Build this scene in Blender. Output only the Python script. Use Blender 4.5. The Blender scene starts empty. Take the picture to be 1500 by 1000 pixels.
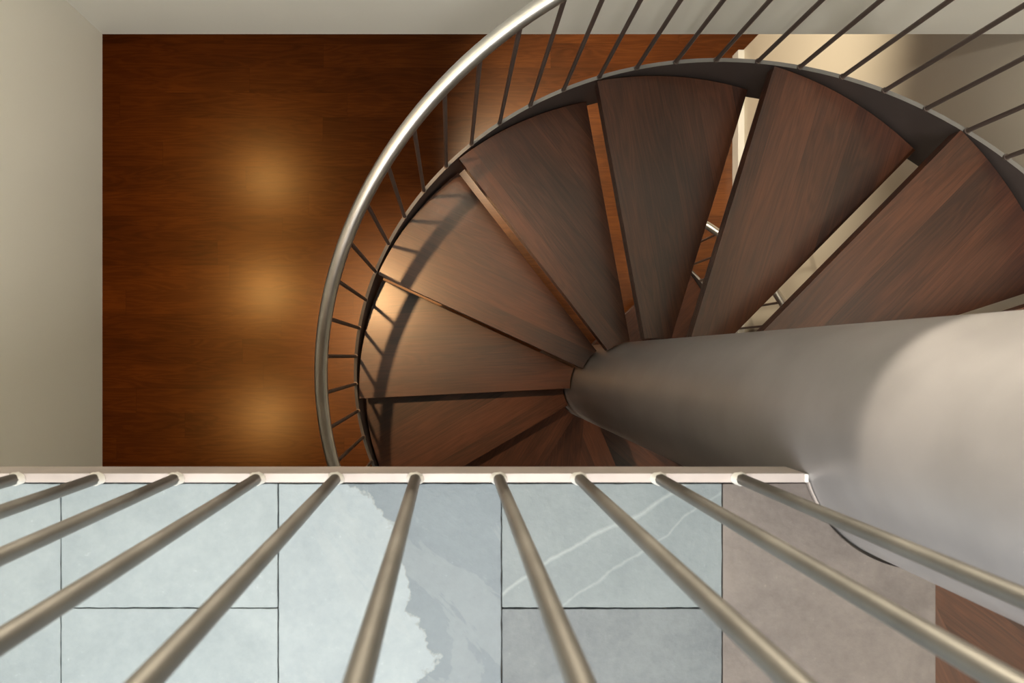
import bpy, bmesh, math, random
from mathutils import Vector, Matrix
PI = math.pi
R = math.radians
sc = bpy.context.scene
COL = sc.collection

# ------------------------------------------------------------------ units
# scale: F pixels of focal length in the 1500x1000 frame; the eye is the origin,
# +X right in the picture, +Y up in the picture, depth goes down -Z
F = 1100.0
NX, NY = 659.0, 522.0            # point straight below the eye
def zof(inv): return -inv * F / 1000.0

# ------------------------------------------------------------------ camera
cam = bpy.data.cameras.new('camera')
cam.sensor_width = 36.0
cam.lens = F / 1500.0 * 36.0
cam.shift_x = (750 - NX) / 1500.0
cam.shift_y = (NY - 500) / 1500.0
cam.clip_start = 0.01
cam.dof.use_dof = True
cam.dof.focus_distance = 2.0
cam.dof.aperture_fstop = 9.0
camo = bpy.data.objects.new('camera', cam)
COL.objects.link(camo)
sc.camera = camo

# ------------------------------------------------------------------ world and exposure
w = bpy.data.worlds.new('sky'); sc.world = w; w.use_nodes = True
bg = w.node_tree.nodes['Background']
bg.inputs[0].default_value = (0.80, 0.95, 1.0, 1); bg.inputs[1].default_value = 1.0
sc.view_settings.view_transform = 'Standard'
sc.view_settings.look = 'None'
sc.view_settings.gamma = 1.0
sc.view_settings.use_curve_mapping = False
sc.view_settings.exposure = 0.42

# ------------------------------------------------------------------ lamps
WARM = (1.0, 0.66, 0.34)
def lamp(name, kind, loc, energy, color, size=0.05, rot=(0, 0, 0), spot=None, blend=0.5, sy=None):
    l = bpy.data.lights.new(name, kind)
    l.energy = energy; l.color = color
    if kind == 'AREA':
        l.shape = 'RECTANGLE'; l.size = size; l.size_y = sy or size
    else:
        l.shadow_soft_size = size
    if spot:
        l.spot_size = R(spot); l.spot_blend = blend
    o = bpy.data.objects.new(name, l); COL.objects.link(o)
    o.location = loc; o.rotation_euler = rot
    return o
def aim(o, target):
    o.rotation_euler = (Vector(target) - o.location).to_track_quat('-Z', 'Y').to_euler()

ZL = zof(0.94)         # landing
ZC = zof(2.10)         # ceiling of the lower room
ZF = zof(0.94 + 19 * 0.1796)   # lower floor
ZT = 1.55              # ceiling of the upper room
XW, YW = -0.509 * 2.10, 0.472 * 2.10    # shaft walls

# daylight entering the upper room by its window in the left wall
day = lamp('window_daylight', 'AREA', (XW - 0.14, -1.4, 0.45), 36, (0.90, 0.97, 1.0), 1.1, (0, R(-84), R(25)), sy=1.9)
# recessed downlights of the lower room
for (x, y, e) in ((-1.72, 1.67, 38), (-1.72, 0.61, 46), (-1.72, -0.55, 34)):
    lamp('lower_room_light', 'SPOT', (x, y, ZC - 0.02), e, (1.0, 0.58, 0.18), 0.12, spot=98, blend=0.7)
aim(lamp('lower_room_light', 'SPOT', (0.25, 1.75, ZC - 0.02), 270, (1.0, 0.84, 0.62), 0.07, spot=80, blend=0.9), (1.84, 1.45, -4.9))  # added out of view to brighten the far end of the right wall
aim(lamp('lower_room_light', 'SPOT', (0.35, -1.9, ZC - 0.02), 150, (1.0, 0.84, 0.62), 0.07, spot=80, blend=0.9), (1.84, 0.0, -4.4))  # second added fill, brightens the right wall behind the treads
# spot over the stair, then a fill added for the right wall
s1 = lamp('stair_spot', 'SPOT', (-0.69, 0.54, 0.9), 250, (1.0, 0.55, 0.24), 0.03, spot=24, blend=0.6)
aim(s1, (-0.22, 0.16, -3.0))
s3 = lamp('wall_fill', 'SPOT', (1.1, 0.1, ZT - 0.05), 160, (1.0, 0.93, 0.86), 0.04, spot=40, blend=0.8)  # unseen fill, added to lift the upper part of the right wall
aim(s3, (1.84, 0.6, -1.6))
# unseen upward spot added by the back wall: lights only the upper column
lamp('column_upfill', 'SPOT', (0.0, 0.94, -0.93), 72, (1.0, 0.88, 0.68), 0.02, (PI, 0, 0), spot=177.5, blend=0.02)
lamp('ceiling_fill', 'AREA', (0.1, -1.35, ZT - 0.03), 72, (1.0, 0.97, 0.92), 1.5, (0, 0, 0), sy=1.5)  # soft overhead fill added for the walls, no fixture

# ------------------------------------------------------------------ materials
def nt(name):
    m = bpy.data.materials.new(name); m.use_nodes = True
    t = m.node_tree
    return m, t, t.nodes['Principled BSDF']
def N(t, kind, **kw):
    n = t.nodes.new(kind)
    for k, v in kw.items():
        if k.startswith('i_'):
            key = k[2:]
            key = int(key) if key.isdigit() else key.replace('_', ' ')
            n.inputs[key].default_value = v
        else:
            setattr(n, k, v)
    return n
def L(t, a, b): t.links.new(a, b)
def mixc(t, fac, a, b, blend='MIX'):
    n = t.nodes.new('ShaderNodeMix'); n.data_type = 'RGBA'; n.blend_type = blend
    for sock, v in ((n.inputs[0], fac), (n.inputs[6], a), (n.inputs[7], b)):
        if hasattr(v, 'links'): t.links.new(v, sock)
        else: sock.default_value = v
    return n.outputs[2]
def mth(t, op, a, b=None, c=None):
    n = t.nodes.new('ShaderNodeMath'); n.operation = op
    for i, v in enumerate((a, b, c)):
        if v is None: continue
        if hasattr(v, 'links'): t.links.new(v, n.inputs[i])
        else: n.inputs[i].default_value = v
    return n.outputs[0]
def ramp(t, fac, stops):
    n = t.nodes.new('ShaderNodeValToRGB')
    e = n.color_ramp.elements
    while len(e) < len(stops): e.new(0.5)
    for el, (p, c) in zip(e, stops):
        el.position = p; el.color = c if len(c) == 4 else (*c, 1)
    t.links.new(fac, n.inputs[0])
    return n.outputs[0]
def bump(t, b, h, strength, dist=0.002):
    n = t.nodes.new('ShaderNodeBump'); n.inputs['Strength'].default_value = strength
    n.inputs['Distance'].default_value = dist
    t.links.new(h, n.inputs['Height']); t.links.new(n.outputs[0], b.inputs['Normal'])

def wall_mat(name, col, rough=0.6):
    m, t, b = nt(name)
    tc = N(t, 'ShaderNodeTexCoord')
    n = N(t, 'ShaderNodeTexNoise', i_Scale=1.3, i_Detail=3.0); L(t, tc.outputs['Object'], n.inputs['Vector'])
    c2 = tuple(x * 0.95 for x in col)
    L(t, ramp(t, n.outputs[0], ((0.3, col), (0.7, c2))), b.inputs['Base Color'])
    b.inputs['Roughness'].default_value = rough
    n2 = N(t, 'ShaderNodeTexNoise', i_Scale=180.0, i_Detail=2.0); L(t, tc.outputs['Object'], n2.inputs['Vector'])
    bump(t, b, n2.outputs[0], 0.06, 0.001)
    return m

def wood_mat(name, dark, mid, light, rough, plank=None, tread=False, coat=0.3):
    m, t, b = nt(name)
    tc = N(t, 'ShaderNodeTexCoord')
    sep = N(t, 'ShaderNodeSeparateXYZ'); L(t, tc.outputs['Object'], sep.inputs[0])
    x, y, z = sep.outputs
    oi = N(t, 'ShaderNodeObjectInfo')
    if tread:
        width, length = 0.115, 9.0
        yy = mth(t, 'ADD', mth(t, 'DIVIDE', y, width), mth(t, 'MULTIPLY', oi.outputs['Random'], 7.0))
        row = mth(t, 'FLOOR', yy)
        rid = mth(t, 'ADD', row, mth(t, 'MULTIPLY', oi.outputs['Random'], 31.7))
        wn = N(t, 'ShaderNodeTexWhiteNoise', noise_dimensions='1D'); L(t, rid, wn.inputs['W'])
        col_r = wn.outputs['Value']
        frac = mth(t, 'FRACT', yy)
        edge = mth(t, 'MINIMUM', frac, mth(t, 'SUBTRACT', 1.0, frac))
        seam = mth(t, 'LESS_THAN', edge, 0.004)
    else:
        width, length = plank
        yy = mth(t, 'DIVIDE', mth(t, 'ADD', y, 0.046), width)
        row = mth(t, 'FLOOR', yy)
        wr = N(t, 'ShaderNodeTexWhiteNoise', noise_dimensions='1D'); L(t, row, wr.inputs['W'])
        xx = mth(t, 'ADD', mth(t, 'DIVIDE', x, length), mth(t, 'MULTIPLY', wr.outputs['Value'], 5.0))
        cx = mth(t, 'FLOOR', xx)
        cmb = N(t, 'ShaderNodeCombineXYZ'); L(t, row, cmb.inputs[0]); L(t, cx, cmb.inputs[1])
        wn = N(t, 'ShaderNodeTexWhiteNoise', noise_dimensions='2D'); L(t, cmb.outputs[0], wn.inputs['Vector'])
        col_r = wn.outputs['Value']
        rid = mth(t, 'ADD', row, mth(t, 'MULTIPLY', col_r, 17.0))
        fy = mth(t, 'FRACT', yy); ey = mth(t, 'MINIMUM', fy, mth(t, 'SUBTRACT', 1.0, fy))
        fx = mth(t, 'FRACT', xx); ex = mth(t, 'MINIMUM', fx, mth(t, 'SUBTRACT', 1.0, fx))
        seam = mth(t, 'MAXIMUM', mth(t, 'LESS_THAN', ey, 0.005), mth(t, 'LESS_THAN', ex, 0.0006))
    # grain space: stretched along x, jumped per board
    g = N(t, 'ShaderNodeCombineXYZ')
    L(t, mth(t, 'MULTIPLY', x, 1.0), g.inputs[0]); L(t, mth(t, 'MULTIPLY', y, 9.0), g.inputs[1])
    L(t, mth(t, 'ADD', mth(t, 'MULTIPLY', rid, 3.13), z), g.inputs[2])
    n1 = N(t, 'ShaderNodeTexNoise', i_Scale=1.6, i_Detail=3.0, i_Roughness=0.5, i_Distortion=0.6); L(t, g.outputs[0], n1.inputs['Vector'])
    rings = mth(t, 'SINE', mth(t, 'MULTIPLY', n1.outputs[0], 62.0 if tread else 46.0))
    rings = mth(t, 'MULTIPLY_ADD', rings, 0.5, 0.5)
    g2 = N(t, 'ShaderNodeCombineXYZ')
    L(t, mth(t, 'MULTIPLY', x, 3.0), g2.inputs[0]); L(t, mth(t, 'MULTIPLY', y, 120.0), g2.inputs[1]); L(t, rid, g2.inputs[2])
    n2 = N(t, 'ShaderNodeTexNoise', i_Scale=2.0, i_Detail=5.0, i_Roughness=0.65); L(t, g2.outputs[0], n2.inputs['Vector'])
    n3 = N(t, 'ShaderNodeTexNoise', i_Scale=1.4, i_Detail=2.0); 
    g3 = N(t, 'ShaderNodeCombineXYZ'); L(t, mth(t, 'MULTIPLY', x, 1.5), g3.inputs[0]); L(t, mth(t, 'MULTIPLY', y, 4.0), g3.inputs[1]); L(t, rid, g3.inputs[2])
    L(t, g3.outputs[0], n3.inputs['Vector'])
    f = mth(t, 'ADD', mth(t, 'MULTIPLY', n3.outputs[0], 0.55), mth(t, 'MULTIPLY', n2.outputs[0], 0.38))
    f = mth(t, 'ADD', f, mth(t, 'MULTIPLY', rings, 0.07 if tread else 0.15))
    f = mth(t, 'ADD', f, mth(t, 'MULTIPLY', mth(t, 'SUBTRACT', col_r, 0.5), 0.13))
    c = ramp(t, f, ((0.34, dark), (0.50, mid), (0.68, light)) if tread else ((0.22, dark), (0.48, mid), (0.80, light)))
    c = mixc(t, mth(t, 'MULTIPLY', seam, 0.6), c, (dark[0] * 0.4, dark[1] * 0.4, dark[2] * 0.4, 1))
    L(t, c, b.inputs['Base Color'])
    rr = mth(t, 'MULTIPLY_ADD', n2.outputs[0], 0.12, rough - 0.06)
    L(t, rr, b.inputs['Roughness'])
    b.inputs['Coat Weight'].default_value = coat
    if not tread:
        b.inputs['Specular Tint'].default_value = (1.0, 0.62, 0.30, 1); b.inputs['Coat Tint'].default_value = (1.0, 0.8, 0.55, 1)
    else:
        b.inputs['Specular IOR Level'].default_value = 0.3
    b.inputs['Coat Roughness'].default_value = 0.22 if tread else rough * 0.8
    h = mth(t, 'ADD', n2.outputs[0], mth(t, 'MULTIPLY', seam, -1.5))
    bump(t, b, h, 0.10, 0.001)
    return m

def metal_mat(name, col, rough, metallic=1.0, streak=0.0, spec=0.5):
    m, t, b = nt(name)
    tc = N(t, 'ShaderNodeTexCoord')
    n = N(t, 'ShaderNodeTexNoise', i_Scale=9.0, i_Detail=3.0); L(t, tc.outputs['Object'], n.inputs['Vector'])
    c2 = tuple(x * (0.85 - streak) for x in col)
    L(t, ramp(t, n.outputs[0], ((0.35, c2), (0.65, col))), b.inputs['Base Color'])
    b.inputs['Metallic'].default_value = metallic
    L(t, mth(t, 'MULTIPLY_ADD', n.outputs[0], 0.1, rough - 0.05), b.inputs['Roughness'])
    return m

M_wall = wall_mat('painted plaster', (0.82, 0.80, 0.73))
M_cream = wall_mat('warm painted plaster', (0.72, 0.66, 0.54))
M_ceil = wall_mat('ceiling paint', (0.75, 0.73, 0.68))
M_base = wall_mat('baseboard paint', (0.80, 0.80, 0.76), 0.35)
M_floor = wood_mat('oiled hardwood planks', (0.034, 0.0095, 0.003), (0.082, 0.024, 0.006), (0.150, 0.049, 0.011), 0.34, plank=(0.157, 1.45), coat=0.55)
M_tread = wood_mat('dark hardwood tread', (0.025, 0.0088, 0.0052), (0.055, 0.0182, 0.0085), (0.096, 0.032, 0.014), 0.36, tread=True, coat=0.42)
M_rail = metal_mat('brushed stainless steel', (0.70, 0.69, 0.67), 0.34)
M_bal = metal_mat('bronze grey steel rod', (0.16, 0.125, 0.11), 0.42, 0.6)
M_str = metal_mat('dark painted steel', (0.085, 0.068, 0.064), 0.45, 0.2)
M_edge = metal_mat('steel edge with painted sheen', (0.26, 0.25, 0.24), 0.4, 0.6)  # lighter tone on the stringer's top faces stands in for reflected light
M_colm = metal_mat('satin grey painted steel', (0.262, 0.250, 0.258), 0.40, 0.3)
M_bar = metal_mat('mill finish steel bar', (0.40, 0.35, 0.335), 0.42, 0.2, 0.1)
M_post = metal_mat('satin steel rod', (0.225, 0.215, 0.20), 0.46, 0.9, 0.12)
M_weld = metal_mat('weld bead', (0.85, 0.83, 0.80), 0.5, 0.5)
M_grout, _t, _b = nt('grey grout'); _b.inputs['Base Color'].default_value = (0.10, 0.09, 0.08, 1); _b.inputs['Roughness'].default_value = 0.8
M_dark, _t, _b = nt('dark sealant'); _b.inputs['Base Color'].default_value = (0.03, 0.026, 0.024, 1); _b.inputs['Roughness'].default_value = 0.7

# ------------------------------------------------------------------ mesh helpers
def finish(name, bm, mat, parent=None, smooth=False, bevel=None, angle=35):
    me = bpy.data.meshes.new(name)
    bmesh.ops.recalc_face_normals(bm, faces=bm.faces)
    bm.to_mesh(me); bm.free()
    for mm in (mat if isinstance(mat, (list, tuple)) else [mat]): me.materials.append(mm)
    o = bpy.data.objects.new(name, me); COL.objects.link(o)
    if smooth:
        for p in me.polygons: p.use_smooth = True
        me.set_sharp_from_angle(angle=R(angle))
    if bevel:
        md = o.modifiers.new('bevel', 'BEVEL'); md.width = bevel; md.segments = 2
        md.limit_method = 'ANGLE'; md.angle_limit = R(40)
    if parent: o.parent = parent
    return o
def struct(name, bm, mat, **k):
    o = finish(name, bm, mat, **k); o['kind'] = 'structure'; return o
def box(bm, x0, x1, y0, y1, z0, z1, mi=0):
    vs = [bm.verts.new((x, y, z)) for x in (x0, x1) for y in (y0, y1) for z in (z0, z1)]
    for f in ((0, 1, 3, 2), (4, 6, 7, 5), (0, 4, 5, 1), (2, 3, 7, 6), (0, 2, 6, 4), (1, 5, 7, 3)):
        bm.faces.new([vs[i] for i in f]).material_index = mi
def prism(bm, pts, z0, z1, mi=0):
    lo = [bm.verts.new((x, y, z0)) for x, y in pts]; hi = [bm.verts.new((x, y, z1)) for x, y in pts]
    n = len(pts)
    bm.faces.new(hi).material_index = mi; bm.faces.new(lo[::-1]).material_index = mi
    for i in range(n):
        bm.faces.new((lo[i], lo[(i + 1) % n], hi[(i + 1) % n], hi[i])).material_index = mi
def tube(bm, pts, r, seg=16, cap=True, round_end=False):
    rings = []
    n = len(pts)
    pts = [Vector(p) for p in pts]
    up = None
    for i, p in enumerate(pts):
        d = (pts[min(i + 1, n - 1)] - pts[max(i - 1, 0)]).normalized()
        if up is None:
            a = Vector((0, 0, 1)) if abs(d.z) < 0.9 else Vector((1, 0, 0))
        else: a = up
        s = d.cross(a).normalized(); up = s.cross(d).normalized()
        rings.append([bm.verts.new(p + (s * math.cos(q) + up * math.sin(q)) * r) for q in [2 * PI * k / seg for k in range(seg)]])
    for a, b in zip(rings, rings[1:]):
        for k in range(seg):
            bm.faces.new((a[k], a[(k + 1) % seg], b[(k + 1) % seg], b[k]))
    if cap:
        bm.faces.new(rings[0][::-1]); bm.faces.new(rings[-1])
def empty(name, loc, label, cat, group=None):
    o = bpy.data.objects.new(name, None); COL.objects.link(o); o.location = loc
    o['label'] = label; o['category'] = cat
    if group: o['group'] = group
    o.empty_display_size = 0.1
    return o

# ------------------------------------------------------------------ the shell
XR = 1.84
YF = -3.2       # front wall of the upper room
T = 0.12
# lower room floor
bm = bmesh.new(); box(bm, -4.6, 3.2, -3.6, 3.6, ZF - 0.1, ZF); struct('floor', bm, M_floor)
# shaft / upper walls
bm = bmesh.new()      # left wall with a window opening on the landing side
wy0, wy1, wz0, wz1 = -2.4, -0.4, -0.15, 1.05
box(bm, XW - T, XW, wy1, YW + T, ZC, ZT)
box(bm, XW - T, XW, YF, wy0, ZC, ZT)
box(bm, XW - T, XW, wy0, wy1, ZC, wz0)
box(bm, XW - T, XW, wy0, wy1, wz1, ZT)
struct('wall_left', bm, M_wall)
bm = bmesh.new(); box(bm, XW, XR, YW, YW + T, ZC, ZT); struct('wall_back', bm, M_wall)
bm = bmesh.new(); box(bm, XR, XR + T, -3.6, 1.92, ZF, ZT); struct('wall_right', bm, M_cream)
bm = bmesh.new(); box(bm, XW - T, XR, YF - T, YF, ZC, ZT); struct('wall_front', bm, M_wall)
bm = bmesh.new(); box(bm, XW - T, XR + T, YF - T, YW + T, ZT, ZT + 0.1); struct('ceiling', bm, M_ceil)
# lower room ceiling round the stair opening
YO = -1.28
bm = bmesh.new()
box(bm, -4.6, XW - T, -3.6, 3.6, ZC, ZC + 0.1)
box(bm, XW - T, 3.2, YW + T, 3.6, ZC, ZC + 0.1)
box(bm, XW, XR, YF, YO, ZC, ZC + 0.1)
struct('ceiling_lower', bm, M_ceil)
bm = bmesh.new(); box(bm, XW, XR, YO - T, YO, ZC + 0.1, ZL - 0.26); struct('wall_bulkhead', bm, M_wall)
for nm, a in (('wall_lower_left', (-4.7, -4.6, -3.6, 3.6)), ('wall_lower_back', (-4.7, 3.3, 3.6, 3.7)),
              ('wall_lower_front', (-4.7, 3.3, -3.7, -3.6)), ('wall_lower_right', (3.2, 3.3, 1.92, 3.6))):
    bm = bmesh.new(); box(bm, *a, ZF, ZC + 0.1); struct(nm, bm, M_cream)
bm = bmesh.new(); box(bm, XR - 0.04, XR, -3.6, 1.915, ZF, ZF + 0.10); struct('baseboard_right', bm, M_base, bevel=0.003)
# window in the left wall
bm = bmesh.new()
fx0, fx1 = XW - T + 0.02, XW - 0.03
for (a, b_, c, d) in ((wy0, wy1, wz0, wz0 + 0.05), (wy0, wy1, wz1 - 0.05, wz1), (wy0, wy0 + 0.05, wz0 + 0.05, wz1 - 0.05), (wy1 - 0.05, wy1, wz0 + 0.05, wz1 - 0.05)):
    box(bm, fx0, fx1, a, b_, c, d)
struct('window_1', bm, M_base)

# ------------------------------------------------------------------ stair geometry
CX, CY = 0.6586, -0.1189
RC = 0.172
A0, B, PHI0, DL = 1.803, 0.0401, 38.5, 6.13
TH0, DTH, AT, BT = 45.45, 27.47, 1.8375, 0.1796
RS, RT, TR = 1.0354, 1.022, 0.7199
def zstr(phi): return zof(A0 + B * (phi - PHI0) / DL)
def zrail(phi): return zof(A0 + B * (phi - PHI0) / DL - TR)

stair = empty('spiral_staircase', (CX, CY, ZF), 'spiral staircase with dark wood treads, grey round column and curved steel handrail', 'staircase')
def world(o):      # part meshes are written in world space, the thing stands at its base
    o.parent = stair; o.matrix_parent_inverse = Matrix.Translation((-CX, -CY, -ZF))
    return o

bm = bmesh.new()
tube(bm, [(CX, CY, ZF), (CX, CY, ZT)], RC, 96)
c = world(finish('column', bm, M_colm, smooth=True)); c['label'] = 'satin grey round column'

# treads
def tread_mesh():
    bm = bmesh.new()
    def sector(r0, r1, a0, a1, z0, z1, n=18):
        pts = [(r1 * math.cos(a0 + (a1 - a0) * i / n), r1 * math.sin(a0 + (a1 - a0) * i / n)) for i in range(n + 1)]
        pts += [(r0 * math.cos(a1 + (a0 - a1) * i / 6), r0 * math.sin(a1 + (a0 - a1) * i / 6)) for i in range(7)]
        prism(bm, pts, z0, z1)
    sector(RC + 0.005, RT, R(-DTH), 0, -0.027, 0)
    sector(RC + 0.004, RT - 0.003, R(-DTH) + 0.003, -0.003, -0.0285, -0.027)
    sector(RC + 0.003, RT, R(-DTH) + 0.001, -0.0005, -0.050, -0.0285)
    me_o = finish('stair_tread', bm, M_tread, bevel=0.0012)
    return me_o
t0 = tread_mesh()
# steel angle bracket that carries each tread at the outer string
def bracket_mesh():
    bm = bmesh.new()
    n = 8
    a0, a1 = R(-DTH + 4), R(-4)
    pts = [((RS - 0.007) * math.cos(a0 + (a1 - a0) * i / n), (RS - 0.007) * math.sin(a0 + (a1 - a0) * i / n)) for i in range(n + 1)]
    pts += [((RS - 0.05) * math.cos(a1 + (a0 - a1) * i / n), (RS - 0.05) * math.sin(a1 + (a0 - a1) * i / n)) for i in range(n + 1)]
    prism(bm, pts, -0.057, -0.051)
    return finish('bracket', bm, M_str)
b0 = bracket_mesh()
for k in range(-4, 14):
    if k == -4: to, bo = t0, b0
    else:
        to = t0.copy(); COL.objects.link(to); bo = b0.copy(); COL.objects.link(bo)
    th = TH0 + DTH * k
    to.parent = stair
    to.location = (0, 0, zof(AT + BT * k) - ZF); to.rotation_euler = (0, 0, R(th))
    bo.parent = to

# outer string: a helical plate
PH_TOP, PH_BOT = -92.0, TH0 + DTH * 13 + 2
def helix_plate(r0, r1, pa, pb, ztop, h, step=2.0):
    bm = bmesh.new(); prev = None
    n = int((pb - pa) / step)
    for i in range(n + 1):
        ph = pa + (pb - pa) * i / n; a = R(ph); zt = ztop(ph); zb = max(zt - h, ZF + 0.001)
        q = [bm.verts.new((CX + r * math.cos(a), CY + r * math.sin(a), z)) for r, z in ((r0, zt), (r1, zt), (r1, zb), (r0, zb))]
        if prev:
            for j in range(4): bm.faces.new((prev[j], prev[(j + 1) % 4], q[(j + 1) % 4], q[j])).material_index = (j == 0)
        else: bm.faces.new(q)
        prev = q
    bm.faces.new(prev[::-1])
    return bm
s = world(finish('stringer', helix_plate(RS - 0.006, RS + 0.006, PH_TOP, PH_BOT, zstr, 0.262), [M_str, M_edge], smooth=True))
s['label'] = 'dark curved steel stringer plate'
# handrail
PR_TOP, PR_BOT = -92.0, 411.0
pts = []
n = 260
for i in range(n + 1):
    ph = PR_TOP + (PR_BOT - PR_TOP) * i / n
    pts.append((CX + RS * math.cos(R(ph)), CY + RS * math.sin(R(ph)), zrail(ph)))
bm = bmesh.new(); tube(bm, pts, 0.0195, 24)
h = world(finish('handrail', bm, M_rail, smooth=True)); h['label'] = 'brushed steel tube handrail'
# balusters
bm = bmesh.new()
LEN = TR * F / 1000
tube(bm, [(0, 0, -0.005), (0, 0, LEN - 0.012)], 0.0063, 12)
tube(bm, [(0, 0, -0.001), (0, 0, 0.004)], 0.0088, 10)
bal0 = finish('baluster', bm, M_bal, smooth=True)
first = True
for i in range(-21, 61):
    ph = PHI0 + DL * i
    o = bal0 if first else bal0.copy()
    if not first: COL.objects.link(o)
    first = False
    o.parent = stair
    o.location = (RS * math.cos(R(ph)), RS * math.sin(R(ph)), zstr(ph) - ZF)
    o.rotation_euler = (0, 0, R(ph))

# ------------------------------------------------------------------ landing
SL = 0.94e-3
def lx(px): return (px - NX) * SL
def ly(py): return -(py - NY) * SL
YB0, YB1 = ly(693), ly(706.5)       # steel bar
YS = ly(708)
XE = lx(1372)                        # slate edge above the top tread

def slate_mat(name, ca, cb, kind=0, scale=1.0):
    m, t, b = nt(name)
    tc = N(t, 'ShaderNodeTexCoord')
    P = tc.outputs['Object']
    n1 = N(t, 'ShaderNodeTexNoise', i_Scale=5.0, i_Detail=6.0, i_Roughness=0.6, i_Distortion=0.8); L(t, P, n1.inputs['Vector'])
    n2 = N(t, 'ShaderNodeTexNoise', i_Scale=90.0, i_Detail=4.0, i_Roughness=0.7); L(t, P, n2.inputs['Vector'])
    f = mth(t, 'ADD', mth(t, 'MULTIPLY', n1.outputs[0], 0.7), mth(t, 'MULTIPLY', n2.outputs[0], 0.3))
    n6 = N(t, 'ShaderNodeTexNoise', i_Scale=22.0, i_Detail=5.0, i_Roughness=0.65); L(t, P, n6.inputs['Vector'])
    f = mth(t, 'ADD', mth(t, 'MULTIPLY', f, 0.7), mth(t, 'MULTIPLY', n6.outputs[0], 0.3))
    col = ramp(t, f, ((0.40, ca), (0.60, cb)))
    sp = ramp(t, n2.outputs[0], ((0.66, (0, 0, 0)), (0.76, (1, 1, 1))))
    col = mixc(t, mth(t, 'MULTIPLY', sp, 0.35), col, (min(1, cb[0] * 1.6), min(1, cb[1] * 1.6), min(1, cb[2] * 1.6), 1))
    sep = N(t, 'ShaderNodeSeparateXYZ'); L(t, P, sep.inputs[0])
    x, y, _ = sep.outputs
    if kind == 1:     # pale layer flaking off a darker bed
        nv = N(t, 'ShaderNodeTexNoise', i_Scale=7.0, i_Detail=7.0, i_Roughness=0.55); L(t, P, nv.inputs['Vector'])
        yr = mth(t, 'MULTIPLY', mth(t, 'SUBTRACT', y, ly(850)), 0.42)
        dd = mth(t, 'ADD', mth(t, 'ADD', mth(t, 'SUBTRACT', x, lx(548)), yr), mth(t, 'MULTIPLY', mth(t, 'SUBTRACT', nv.outputs[0], 0.5), 0.34))
        fac = ramp(t, mth(t, 'ADD', mth(t, 'MULTIPLY', dd, 8.0), 0.5), ((0.48, (0, 0, 0)), (0.51, (1, 1, 1))))
        col = mixc(t, fac, col, mixc(t, 1.0, col, (0.50, 0.53, 0.57, 1), 'MULTIPLY'))
        n5 = N(t, 'ShaderNodeTexNoise', i_Scale=5.0, i_Detail=8.0, i_Roughness=0.6, i_Distortion=0.5)
        rt = N(t, 'ShaderNodeMapping'); rt.inputs['Rotation'].default_value = (0, 0, R(52)); L(t, P, rt.inputs[0])
        st = N(t, 'ShaderNodeMapping'); st.inputs['Scale'].default_value = (0.8, 2.4, 1)
        L(t, rt.outputs[0], st.inputs[0]); L(t, st.outputs[0], n5.inputs['Vector'])
        f5 = ramp(t, n5.outputs[0], ((0.53, (0, 0, 0)), (0.545, (1, 1, 1))))
        col = mixc(t, mth(t, 'MULTIPLY', f5, 0.12), col, (0.26, 0.28, 0.285, 1))
        ln = ramp(t, mth(t, 'ABSOLUTE', mth(t, 'ADD', dd, 0.002)), ((0.0, (1, 1, 1)), (0.003, (0, 0, 0))))
        col = mixc(t, mth(t, 'MULTIPLY', ln, 0.35), col, (0.10, 0.10, 0.09, 1))
    if kind == 2:     # pale quartz veins running up to the right
        nv = N(t, 'ShaderNodeTexNoise', i_Scale=6.0, i_Detail=6.0); L(t, P, nv.inputs['Vector'])
        def vein(px, py, slope, wd, off):
            d = mth(t, 'SUBTRACT', mth(t, 'SUBTRACT', y, ly(py)), mth(t, 'MULTIPLY', mth(t, 'SUBTRACT', x, lx(px)), slope))
            d = mth(t, 'ADD', d, mth(t, 'MULTIPLY', mth(t, 'SUBTRACT', nv.outputs[0], 0.5), off))
            return ramp(t, mth(t, 'DIVIDE', mth(t, 'ABSOLUTE', d), wd), ((0.0, (1, 1, 1)), (1.0, (0, 0, 0))))
        v = mth(t, 'ADD', mth(t, 'MULTIPLY', vein(740, 868, 0.58, 0.0045, 0.06), 0.30), mth(t, 'MULTIPLY', vein(860, 862, 0.72, 0.003, 0.07), 0.20))
        col = mixc(t, v, col, (0.36, 0.40, 0.39, 1))
    L(t, col, b.inputs['Base Color'])
    b.inputs['Roughness'].default_value = 0.5
    bump(t, b, f, 0.45, 0.006)
    return m
S_pale = slate_mat('pale grey green slate', (0.170, 0.203, 0.223), (0.217, 0.253, 0.273))
S_flake = slate_mat('flaking two tone slate', (0.170, 0.203, 0.227), (0.213, 0.249, 0.271), 1)
S_vein = slate_mat('veined blue grey slate', (0.104, 0.126, 0.139), (0.131, 0.155, 0.167), 2)
S_blue = slate_mat('dark blue grey slate', (0.059, 0.070, 0.082), (0.097, 0.111, 0.122))
S_brown = slate_mat('brown grey slate', (0.081, 0.066, 0.061), (0.128, 0.107, 0.097))
slates = [S_pale, S_flake, S_vein, S_blue, S_brown, M_dark]
G = 0.0008
bm = bmesh.new()
ZS = ZL - 0.002
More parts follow.
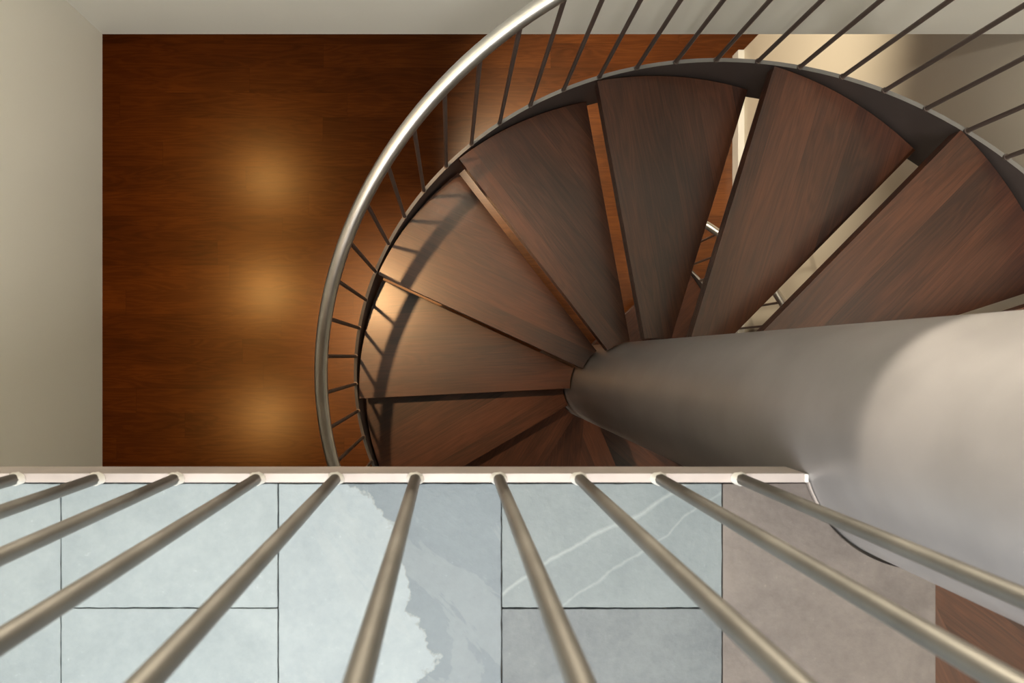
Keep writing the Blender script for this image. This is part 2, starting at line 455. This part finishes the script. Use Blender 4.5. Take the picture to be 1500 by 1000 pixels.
def tile(x0, x1, y0, y1, mi):       # y0 nearer the opening (greater), y1 farther
    a, b_, c, d = x0 + G, x1 - G, y1 + G, y0 - G
    jr = random.Random(int(x0 * 1e4) * 7 + int(y0 * 1e4))
    cs_ = [(a, c), (b_, c), (b_, d), (a, d)]; pp = []
    for q in range(4):
        (xa, ya), (xb, yb_) = cs_[q], cs_[(q + 1) % 4]
        m_ = max(2, int(math.hypot(xb - xa, yb_ - ya) / 0.012))
        for k in range(m_):
            u = k / m_; w_ = jr.uniform(-0.0004, 0.0004) if k else 0
            nx_, ny_ = (0, 1) if abs(xb - xa) > abs(yb_ - ya) else (1, 0)
            pp.append((xa + (xb - xa) * u + nx_ * w_, ya + (yb_ - ya) * u + ny_ * w_))
    prism(bm, pp, ZS - 0.012, ZS, mi)
X = [lx(v) for v in (88, 407, 735, 1059)]
XA = X[0] - 0.31
y89, y11 = ly(891), ly(1090)
tile(XW, XA, YS, ly(1000), 0); tile(XW, XA, ly(1000), ly(1500), 3)
tile(XA, X[0], YS, ly(1150), 0); tile(XA, X[0], ly(1150), ly(1500), 0)
tile(X[0], X[1], YS, y89, 0); tile(X[0], X[1], y89, ly(1500), 0)
tile(X[1], X[2], YS, ly(1030), 1); tile(X[1], X[2], ly(1030), ly(1500), 3)
tile(X[2], X[3], YS, y89, 2); tile(X[2], X[3], ly(891.5), ly(1500), 3)
# last tile follows the column
rr = RC + 0.004
a_s = PI - math.asin((YS - CY) / rr) if abs(YS - CY) < rr else PI
pts2 = [(X[3] + G, YS - G)]
n = 24
a_e = 1.5 * PI + math.asin((XE - CX) / rr)
for i in range(n + 1):
    a = a_s + (a_e - a_s) * i / n
    pts2.append((CX + rr * math.cos(a), CY + rr * math.sin(a)))
pts2 += [(XE, ly(1500)), (X[3] + G, ly(1500))]
prism(bm, pts2, ZS - 0.012, ZS, 4)
# more of the landing, out of frame
yy0 = ly(1500); r = 0
rnd = random.Random(4)
while yy0 > YF + 0.35:
    xx = XW
    while xx < XR - 0.01:
        x2 = min(xx + 0.30, XR)
        if not (yy0 > -1.22 and x2 > XE + 0.001):
            tile(xx, x2, yy0, yy0 - 0.45, rnd.choice((0, 0, 3, 4)))
        xx = x2
    yy0 -= 0.45; r += 1
struct('floor_slate', bm, slates, bevel=0.0007)
# slab under the slate
rr2 = RC + 0.0008
YSL = -0.197
sp = [(XW, YSL)]
a_s2 = PI - math.asin((YSL - CY) / rr2)
for i in range(n + 1):
    a = a_s2 + (a_e - a_s2) * i / n
    sp.append((CX + rr2 * math.cos(a), CY + rr2 * math.sin(a)))
sp += [(XE - 0.001, -1.23), (XR, -1.23), (XR, YF), (XW, YF)]
bm = bmesh.new(); prism(bm, sp, ZL - 0.24, ZS - 0.0105); struct('floor_slab', bm, M_grout)

# landing railing
rl = empty('landing_railing', (0, (YB0 + YB1) / 2, ZL - 0.064), 'steel railing of slim vertical rods welded to a flat bar along the slate landing', 'railing')
def rpart(o):
    o.parent = rl; o.matrix_parent_inverse = Matrix.Translation(-Vector(rl.location)); return o
bm = bmesh.new()
def edge_x(y): return CX - math.sqrt((RC + 0.001) ** 2 - (y - CY) ** 2)
nb = 10
ys = [YB0 + (YB1 - YB0) * i / nb for i in range(nb + 1)]
bp = [(XW + 0.002, YB1), (XW + 0.002, YB0)] + [(edge_x(y), y) for y in ys]
prism(bm, bp, ZL - 0.064, ZL)
fb = rpart(finish('bottom_bar', bm, M_bar, bevel=0.0008)); fb['label'] = 'flat steel bar at the foot of the railing'
PXB = [-210, -92, 25, 142, 258, 377, 492, 608.5, 730.5, 848, 965, 1083]
HT = 0.93
yb = ly(700.5)
bm = bmesh.new(); tube(bm, [(0, 0, 0), (0, 0, HT)], 0.0078, 20)
p0 = finish('baluster', bm, M_post, smooth=True)
bm = bmesh.new()
rnd = random.Random(2)
seg = 18
rings = []
for rad, hh in ((0.0076, 0.012), (0.0100, 0.0065), (0.0124, 0.0005)):
    rings.append([bm.verts.new(((rad + rnd.uniform(-.0008, .0008)) * math.cos(2 * PI * k / seg), (rad + rnd.uniform(-.0009, .0009)) * math.sin(2 * PI * k / seg) * (0.75 if hh < 0.002 else 0.9), hh + rnd.uniform(-.0018, .0018) * (hh > 0.002))) for k in range(seg)])
for a, b_ in zip(rings, rings[1:]):
    for k in range(seg): bm.faces.new((a[k], a[(k + 1) % seg], b_[(k + 1) % seg], b_[k]))
w0 = finish('weld', bm, M_weld, smooth=True, angle=80)
for i, px in enumerate(PXB):
    po = p0 if i == 0 else p0.copy(); wo = w0 if i == 0 else w0.copy()
    if i: COL.objects.link(po); COL.objects.link(wo)
    po.parent = rl; po.location = Vector((lx(px), yb, ZL)) - Vector(rl.location)
    wo.parent = po; wo.location = (0, 0, 0); wo.rotation_euler = (0, 0, 0)
bm = bmesh.new()
tube(bm, [(XW + 0.002, yb, ZL + HT + 0.012), (CX - RC - 0.002, yb, ZL + HT + 0.012)], 0.02, 20)
tr = rpart(finish('top_rail', bm, M_rail, smooth=True))
# small steel weld where the bar meets the column, and the sealant joint round the column
bm = bmesh.new()
xe = edge_x(yb)
tube(bm, [(xe - 0.002, YB1 + 0.001, ZL + 0.001), (xe - 0.002, YB0 - 0.001, ZL + 0.001)], 0.003, 10)
ew = rpart(finish('weld', bm, M_weld, smooth=True)); ew['label'] = 'bright weld between bar and column'
bm = bmesh.new()
def arc(a0, a1, r0, r1, z0, z1, n=20):
    pts = [(CX + r1 * math.cos(a0 + (a1 - a0) * i / n), CY + r1 * math.sin(a0 + (a1 - a0) * i / n)) for i in range(n + 1)]
    pts += [(CX + r0 * math.cos(a1 + (a0 - a1) * i / n), CY + r0 * math.sin(a1 + (a0 - a1) * i / n)) for i in range(n + 1)]
    prism(bm, pts, z0, z1)
arc(R(198), R(218), RC + 0.001, RC + 0.0035, ZL - 0.012, ZL + 0.003)
cs = rpart(finish('edge_strip', bm, M_bar)); cs['label'] = 'thin bright strip curving round the column'
